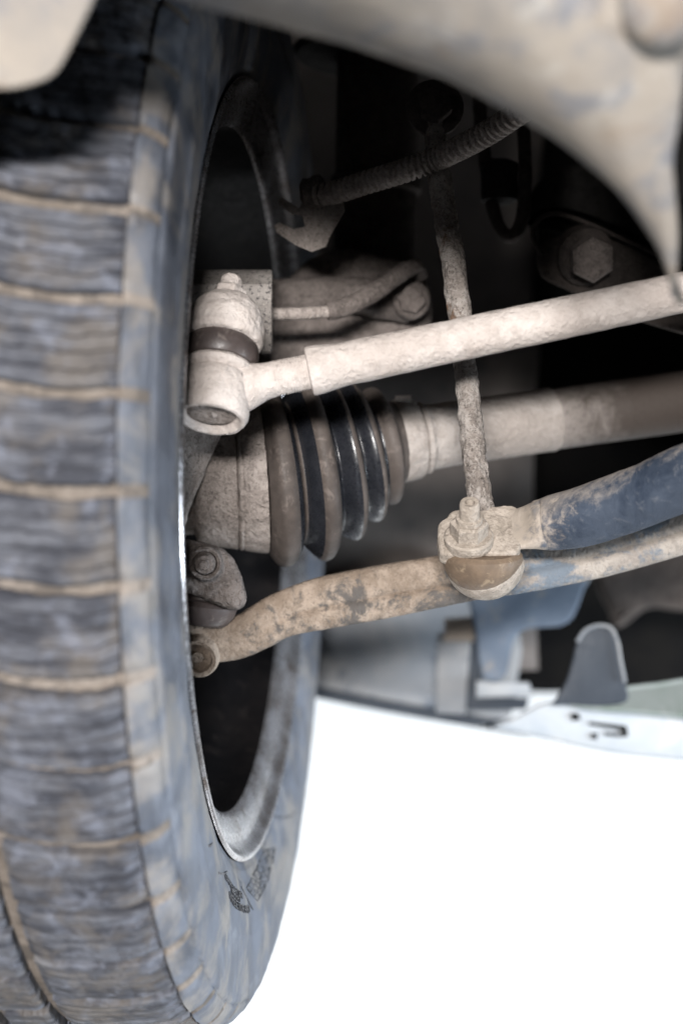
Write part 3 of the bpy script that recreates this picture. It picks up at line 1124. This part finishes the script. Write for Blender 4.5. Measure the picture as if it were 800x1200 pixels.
# ------------------------------------------------------------------ stabiliser link
lk = thing('stabiliser_link', 'thin mud-crusted upright link rod standing on the bar end', 'stabiliser link', P(552, 620, 0.845))
mb = MB()
tube(mb, [(508, 120, 0.885, 13), (513, 190, 0.88, 13.5), (521, 250, 0.877, 13.5), (531, 310, 0.873, 14), (540, 380, 0.869, 13.5), (546, 440, 0.865, 13), (553, 510, 0.862, 14), (559, 560, 0.858, 14.5), (564, 600, 0.857, 15)], 14, 36)
o = mb.build('rod', M['caked'], lk)
relief(o, 0.0034, 0.006)
relief(o, 0.0012, 0.002, 2)
mb = MB()
nu = (UP * 0.80 - FWD * 0.58 - RIGHT * 0.02).normalized()
no = P(549, 630, 0.836)
lathe(mb, no, nu, [(-0.004, 0.0125), (0.0008, 0.0128), (0.0018, 0.0118), (0.002, 0.001)], 40)
hexnut(mb, no + nu * 0.0018, nu, 0.0098, 0.0085, 0.4)
o = mb.build('nut', M['barmud'], lk, angle=25)
relief(o, 0.0004, 0.006)
mb = MB()
lathe(mb, no, nu, [(0.009, 0.0070), (0.0125, 0.0066), (0.013, 0.0052), (0.0215, 0.0050), (0.0225, 0.0044), (0.0222, 0.0026), (0.019, 0.0022), (0.019, 0.0002)], 28)
o = mb.build('stud', M['barmud'], lk)
relief(o, 0.0005, 0.006)
mb = MB()
lathe(mb, P(509, 128, 0.885), (-FWD + UP * 0.1).normalized(), [(-0.012, 0.011), (0.0, 0.0155), (0.004, 0.0155), (0.006, 0.012), (0.006, 0.0005)], 32)
hexnut(mb, P(509, 126, 0.878), (-FWD + UP * 0.1).normalized(), 0.0095, 0.008, 0.2)
mb.build('upper_joint', M['dim'], lk)

# ------------------------------------------------------------------ brake line
bl = thing('brake_line', 'thin pale brake pipe and sleeve leaving the cast block', 'brake line', P(320, 367, 0.88))
mb = MB()
tube(mb, [(300, 367, 0.915, 7.5), (330, 367.5, 0.917, 7.2), (360, 367, 0.920, 7.2), (388, 364.5, 0.924, 7.2)], 8, 24)
o = mb.build('pipe', M['mudmid'], bl)
relief(o, 0.0004, 0.008)
mb = MB()
tube(mb, [(383, 365, 0.924, 10.5), (398, 362, 0.926, 11), (420, 353, 0.930, 11), (442, 340, 0.936, 11), (462, 325, 0.942, 10.5), (476, 316, 0.948, 10), (487, 313, 0.955, 9.5), (492, 322, 0.965, 9)], 8, 28)
o = mb.build('sleeve', M['casting'], bl)
relief(o, 0.0009, 0.006)

# ------------------------------------------------------------------ conduit and its fork bracket
cd = thing('cable_conduit', 'ribbed dusty cable conduit running up under the wing edge', 'conduit', P(385, 225, 0.94))
mb = MB()
base = catmull([(372, 226, 0.905, 12), (392, 225, 0.90, 12), (430, 213, 0.89, 12), (475, 199, 0.878, 12.5), (515, 184, 0.87, 12.5), (550, 167, 0.85, 13), (580, 150, 0.835, 13), (610, 130, 0.82, 13), (650, 105, 0.81, 13)], 40)
path = []
L = 0
for i, (x, y, d, r) in enumerate(base):
    if i:
        L += math.hypot(x - base[i - 1][0], y - base[i - 1][1])
    ph = (L % 7.4) / 7.4
    path.append((x, y, d, r + (2.0 if ph < 0.5 else -1.6)))
tube(mb, path, 1, 28)
mb.build('ribbed_sleeve', M['mudmid'], cd, angle=80)
fb = thing('fork_bracket', 'small forked bracket plate hanging in the dark above the knuckle', 'bracket', P(365, 290, 0.91))
mb = MB()
plate(mb, [(325, 232), (331, 231), (350, 244), (356, 234), (369, 236), (380, 240), (402, 236), (404, 247), (387, 276), (382, 289), (365, 295), (346, 287), (324, 272), (321, 264), (327, 260), (344, 268), (357, 265), (354, 252), (342, 251), (327, 240)], 0.91, 0.004, 1.0, 1)
o = mb.build('plate', M['mudmid'], fb)
mb = MB()
lathe(mb, P(368, 224, 0.908), (RIGHT + UP * 0.1).normalized(), [(-0.008, 0.004), (-0.006, 0.0075), (-0.002, 0.0075), (0, 0.009), (0.004, 0.009), (0.006, 0.006)], 20)
mb.build('grommet', M['casting'], fb)

# ------------------------------------------------------------------ strut, hose loop and mount bracket in the dark
st = thing('strut_tube', 'dark brown strut tube standing behind the conduit', 'strut', P(436, 330, 1.02))
mb = MB()
lathe(mb, P(438, 320, 1.04), (UP + RIGHT * 0.02).normalized(), [(-0.03, 0.024), (0.0, 0.026), (0.05, 0.026), (0.052, 0.029), (0.06, 0.029), (0.062, 0.026), (0.24, 0.026)], 48)
mb.build('tube', M['dim'], st)
mb = MB()
lathe(mb, P(438, 320, 1.04), (UP + RIGHT * 0.02).normalized(), [(0.135, 0.027), (0.137, 0.052), (0.142, 0.054), (0.150, 0.030)], 48)
mb.build('spring_seat', M['shadow_steel'], st)
hl = thing('hose_loop', 'dark hose hanging in a loop beside the upright link', 'hose', P(595, 278, 0.96))
mb = MB()
tube(mb, [(560, 100, 0.99, 8), (566, 170, 0.98, 8), (574, 225, 0.97, 8), (583, 262, 0.965, 8), (597, 277, 0.96, 8), (610, 262, 0.96, 8), (615, 220, 0.965, 8), (614, 160, 0.975, 8), (610, 100, 0.98, 8)], 8, 20)
mb.build('hose', M['dim'], hl)
mb = MB()
lathe(mb, P(585, 215, 0.97), UP, [(-0.012, 0.006), (-0.010, 0.011), (0.012, 0.011), (0.014, 0.006)], 18)
mb.build('hose_clip', M['shadow_steel'], hl)
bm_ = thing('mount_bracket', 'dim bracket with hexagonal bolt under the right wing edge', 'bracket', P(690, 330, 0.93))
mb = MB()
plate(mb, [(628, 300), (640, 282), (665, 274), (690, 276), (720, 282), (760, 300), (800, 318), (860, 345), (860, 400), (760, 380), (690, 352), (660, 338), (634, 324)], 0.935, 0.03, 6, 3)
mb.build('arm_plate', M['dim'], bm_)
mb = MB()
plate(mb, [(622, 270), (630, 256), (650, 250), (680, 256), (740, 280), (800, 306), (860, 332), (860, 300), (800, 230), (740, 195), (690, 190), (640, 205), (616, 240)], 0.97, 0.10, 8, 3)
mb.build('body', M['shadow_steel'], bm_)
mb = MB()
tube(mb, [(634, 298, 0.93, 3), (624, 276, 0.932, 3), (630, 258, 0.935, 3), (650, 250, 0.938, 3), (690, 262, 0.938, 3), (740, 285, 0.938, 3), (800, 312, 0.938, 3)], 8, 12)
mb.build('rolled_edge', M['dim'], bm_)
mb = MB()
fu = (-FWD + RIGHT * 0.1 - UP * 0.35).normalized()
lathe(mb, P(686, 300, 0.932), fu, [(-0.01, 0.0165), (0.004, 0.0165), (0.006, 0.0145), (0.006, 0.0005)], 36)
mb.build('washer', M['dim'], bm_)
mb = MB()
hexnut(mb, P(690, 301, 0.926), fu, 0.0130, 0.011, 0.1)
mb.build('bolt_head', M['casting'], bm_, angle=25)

# ------------------------------------------------------------------ wing edge and liner corner in the foreground
fe = thing('wing_liner', 'mud-splashed wing liner edge sweeping across the top, blurred', 'wing liner', P(500, 60, 0.52))
low = [(60, -60), (140, -30), (210, -2), (300, 22), (400, 49), (500, 84), (560, 111), (620, 144), (680, 187), (720, 223), (750, 260), (768, 290), (780, 322), (788, 346), (792, 356)]
low = catmull(low, 5)
hi = [(792, 356), (795, 320), (796, 280), (794, 240), (789, 205), (790, 175), (798, 140), (806, 90), (815, 40), (830, -30), (850, -120)]
mb = MB()
n = len(low)
top = []
hp = catmull(hi, 9)
rows = []
NR = 30
for j in range(NR + 1):
    t = j / NR
    row = []
    for i, (x, y) in enumerate(low):
        s = i / (n - 1)
        # upper boundary: left to right along y = -160, ending down the right-hand edge
        tx = 60 + (850 - 60) * s
        ty = -160
        ex, ey = hp[min(len(hp) - 1, int(t * (len(hp) - 1)))]
        X = x + (tx - x) * t
        Y = y + (ty - y) * t
        if s > 0.55:
            w = ((s - 0.55) / 0.45) ** 2
            X = X * (1 - w) + (x + (ex - 792)) * w
            Y = Y * (1 - w) + (y + ey - 356) * w
        d = 0.565 + 0.065 * s * s - 0.075 * min(1, t * 1.6) ** 0.8 + 0.02 * t * t
        row.append((X, Y, d))
    rows.append(row)


def wing_d(x, y):
    return 0.53


rings = []
lip = [P(x + 3, y - 1, d + 0.020) for x, y, d in rows[0]]
lip2 = [P(x, y + 1.5, d + 0.008) for x, y, d in rows[0]]
lip3 = [P(x, y, d + 0.002) for x, y, d in rows[0]]
rings = [lip, lip2, lip3] + [[P(*q) for q in r] for r in rows]
back = [p + Vector((0, 0.0, 0.06)) for p in rings[-1]]
back2 = [p + Vector((0, 0.06, 0.24)) for p in rings[-1]]
rings += [back, back2]
mb.ring_loft(rings, False, False, False)
o = mb.build('liner_sheet', M['fender'], fe, angle=80)
m = o.modifiers.new('thickness', 'SOLIDIFY')
m.thickness = 0.003
m.offset = -1
relief(o, 0.004, 0.05, 2)
mb = MB()
lathe(mb, P(772, 8, 0.535), (-FWD - UP * 0.3).normalized(), [(-0.004, 0.0125), (0.003, 0.0125), (0.006, 0.011), (0.0085, 0.006), (0.009, 0.0004)], 32)
mb.build('clip_head', M['fender'], fe)

bs = thing('gap_panel', 'black panel added in the dark gap right of the wing liner tip', 'bumper support', P(820, 250, 0.70))  # black sheet added to darken the gap and block light from the right
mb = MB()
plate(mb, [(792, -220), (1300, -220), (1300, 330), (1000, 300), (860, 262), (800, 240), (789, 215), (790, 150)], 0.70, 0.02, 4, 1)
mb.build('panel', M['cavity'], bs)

co_ = thing('liner_corner', 'rounded dusty liner corner at the top left, in front of the tyre', 'wing liner', P(40, 90, 0.56))
mb = MB()
plate(mb, [(-160, 110), (0, 104), (22, 102), (42, 97), (58, 90), (70, 78), (82, 56), (96, 28), (112, -6), (135, -60), (170, -160), (230, -700), (-400, -700), (-400, 112)], 0.56, 0.012, 5, 2, lambda x, y: 0.56 + (y + 20) * 0.00008)
o = mb.build('corner_sheet', M['fender'], co_)

# ------------------------------------------------------------------ underbody far behind, lower right
fp = thing('floor_panel', 'grey-blue dirty underbody panel behind the tyre, above the white', 'underbody panel', P(440, 800, 1.30))
mb = MB()
plate(mb, [(300, 690), (400, 700), (530, 670), (600, 680), (600, 842), (530, 842), (450, 830), (370, 812), (300, 795)], 1.31, 0.02, 3, 2)
o = mb.build('panel', M['panel'], fp)
relief(o, 0.006, 0.05, 2)
mb = MB()
tube(mb, [(300, 795, 1.30, 7), (370, 811, 1.30, 7), (450, 827, 1.30, 7), (530, 841, 1.30, 7), (620, 856, 1.30, 7)], 6, 16)
mb.build('lower_seam', M['tongue'], fp)
br = thing('box_bracket', 'pale upright box bracket with dark side, blurred below the bar', 'bracket', P(530, 838, 1.24))
mb = MB()
plate(mb, [(512, 742), (552, 742), (548, 800), (545, 838), (510, 836)], 1.24, 0.02, 3, 1)
mb.build('face', M['panel'], br)
mb = MB()
plate(mb, [(550, 745), (566, 750), (562, 815), (620, 818), (616, 832), (546, 832)], 1.26, 0.02, 2, 1)
mb.build('side', M['tongue'], br)
ba = thing('frame_web', 'blue worn frame web under the control arm, blurred', 'frame', P(610, 780, 1.20))
mb = MB()
plate(mb, [(548, 700), (600, 680), (695, 660), (684, 690), (672, 722), (655, 734), (620, 736), (604, 746), (598, 765), (590, 795), (566, 795), (558, 750)], 1.20, 0.02, 4, 2)
mb.build('web', M['panelblue'], ba)
mb = MB()
plate(mb, [(520, 725), (558, 722), (556, 752), (520, 752)], 1.22, 0.02, 4, 1)
mb.build('gusset', M['bluebar'], ba)
mb = MB()
plate(mb, [(558, 798), (620, 800), (624, 816), (558, 818)], 1.23, 0.02, 3, 1)
mb.build('foot', M['panelpale'], ba)
sk = thing('skid_panel', 'pale slotted undertray strip along the right bottom of the car', 'undertray', P(700, 870, 1.15))
mb = MB()
plate(mb, [(560, 850), (600, 842), (630, 826), (660, 822), (720, 830), (800, 838), (900, 846), (900, 905), (800, 892), (740, 886), (690, 878), (640, 866), (590, 856)], 1.15, 0.02, 5, 2)
mb.build('tray', M['panelpale'], sk)
for pts in ([(668, 836), (678, 836), (680, 844), (670, 845)], [(690, 846), (734, 851), (736, 863), (728, 864), (727, 856), (690, 850)], [(708, 858), (727, 860), (727, 864), (708, 862)], [(693, 859), (700, 860), (699, 867), (692, 866)]):
    mb = MB()
    plate(mb, pts, 1.1485, 0.006)
    mb.build('slot', M['cavity'], sk, False)
tg = thing('deflector', 'dark slate deflector tongue with rounded top, blurred at right', 'deflector', P(700, 820, 1.12))
mb = MB()
plate(mb, [(646, 826), (662, 800), (670, 775), (675, 755), (684, 740), (700, 734), (715, 737), (723, 752), (727, 775), (732, 800), (734, 822), (700, 828), (670, 826)], 1.12, 0.012, 3, 3)
mb.build('tongue', M['tongue'], tg)
mb = MB()
tube(mb, [(676, 752, 1.118, 2.2), (685, 739, 1.117, 2.2), (700, 733, 1.117, 2.2), (715, 736, 1.117, 2.2), (723, 752, 1.117, 2.2), (727, 775, 1.117, 2.2), (732, 800, 1.117, 2.2)], 6, 10)
mb.build('rolled_edge', M['panel'], tg)
mb = MB()
plate(mb, [(655, 812), (690, 818), (735, 804), (770, 800), (830, 790), (900, 780), (900, 850), (800, 842), (740, 836), (690, 832), (658, 824)], 1.135, 0.012, 4, 2, lambda x, y: 1.135 - (y - 810) * 0.0006)
mb.build('skirt', M['panelgreen'], tg)
sf = thing('subframe', 'dark brown subframe lump in the cavity at the right', 'subframe', P(760, 720, 1.32))
mb = MB()
plate(mb, [(690, 640), (760, 610), (900, 590), (900, 720), (800, 716), (770, 712), (752, 716), (735, 730), (720, 735), (712, 715), (700, 690)], 1.30, 0.10, 12, 3)
mb.build('casting', M['dim'], sf)
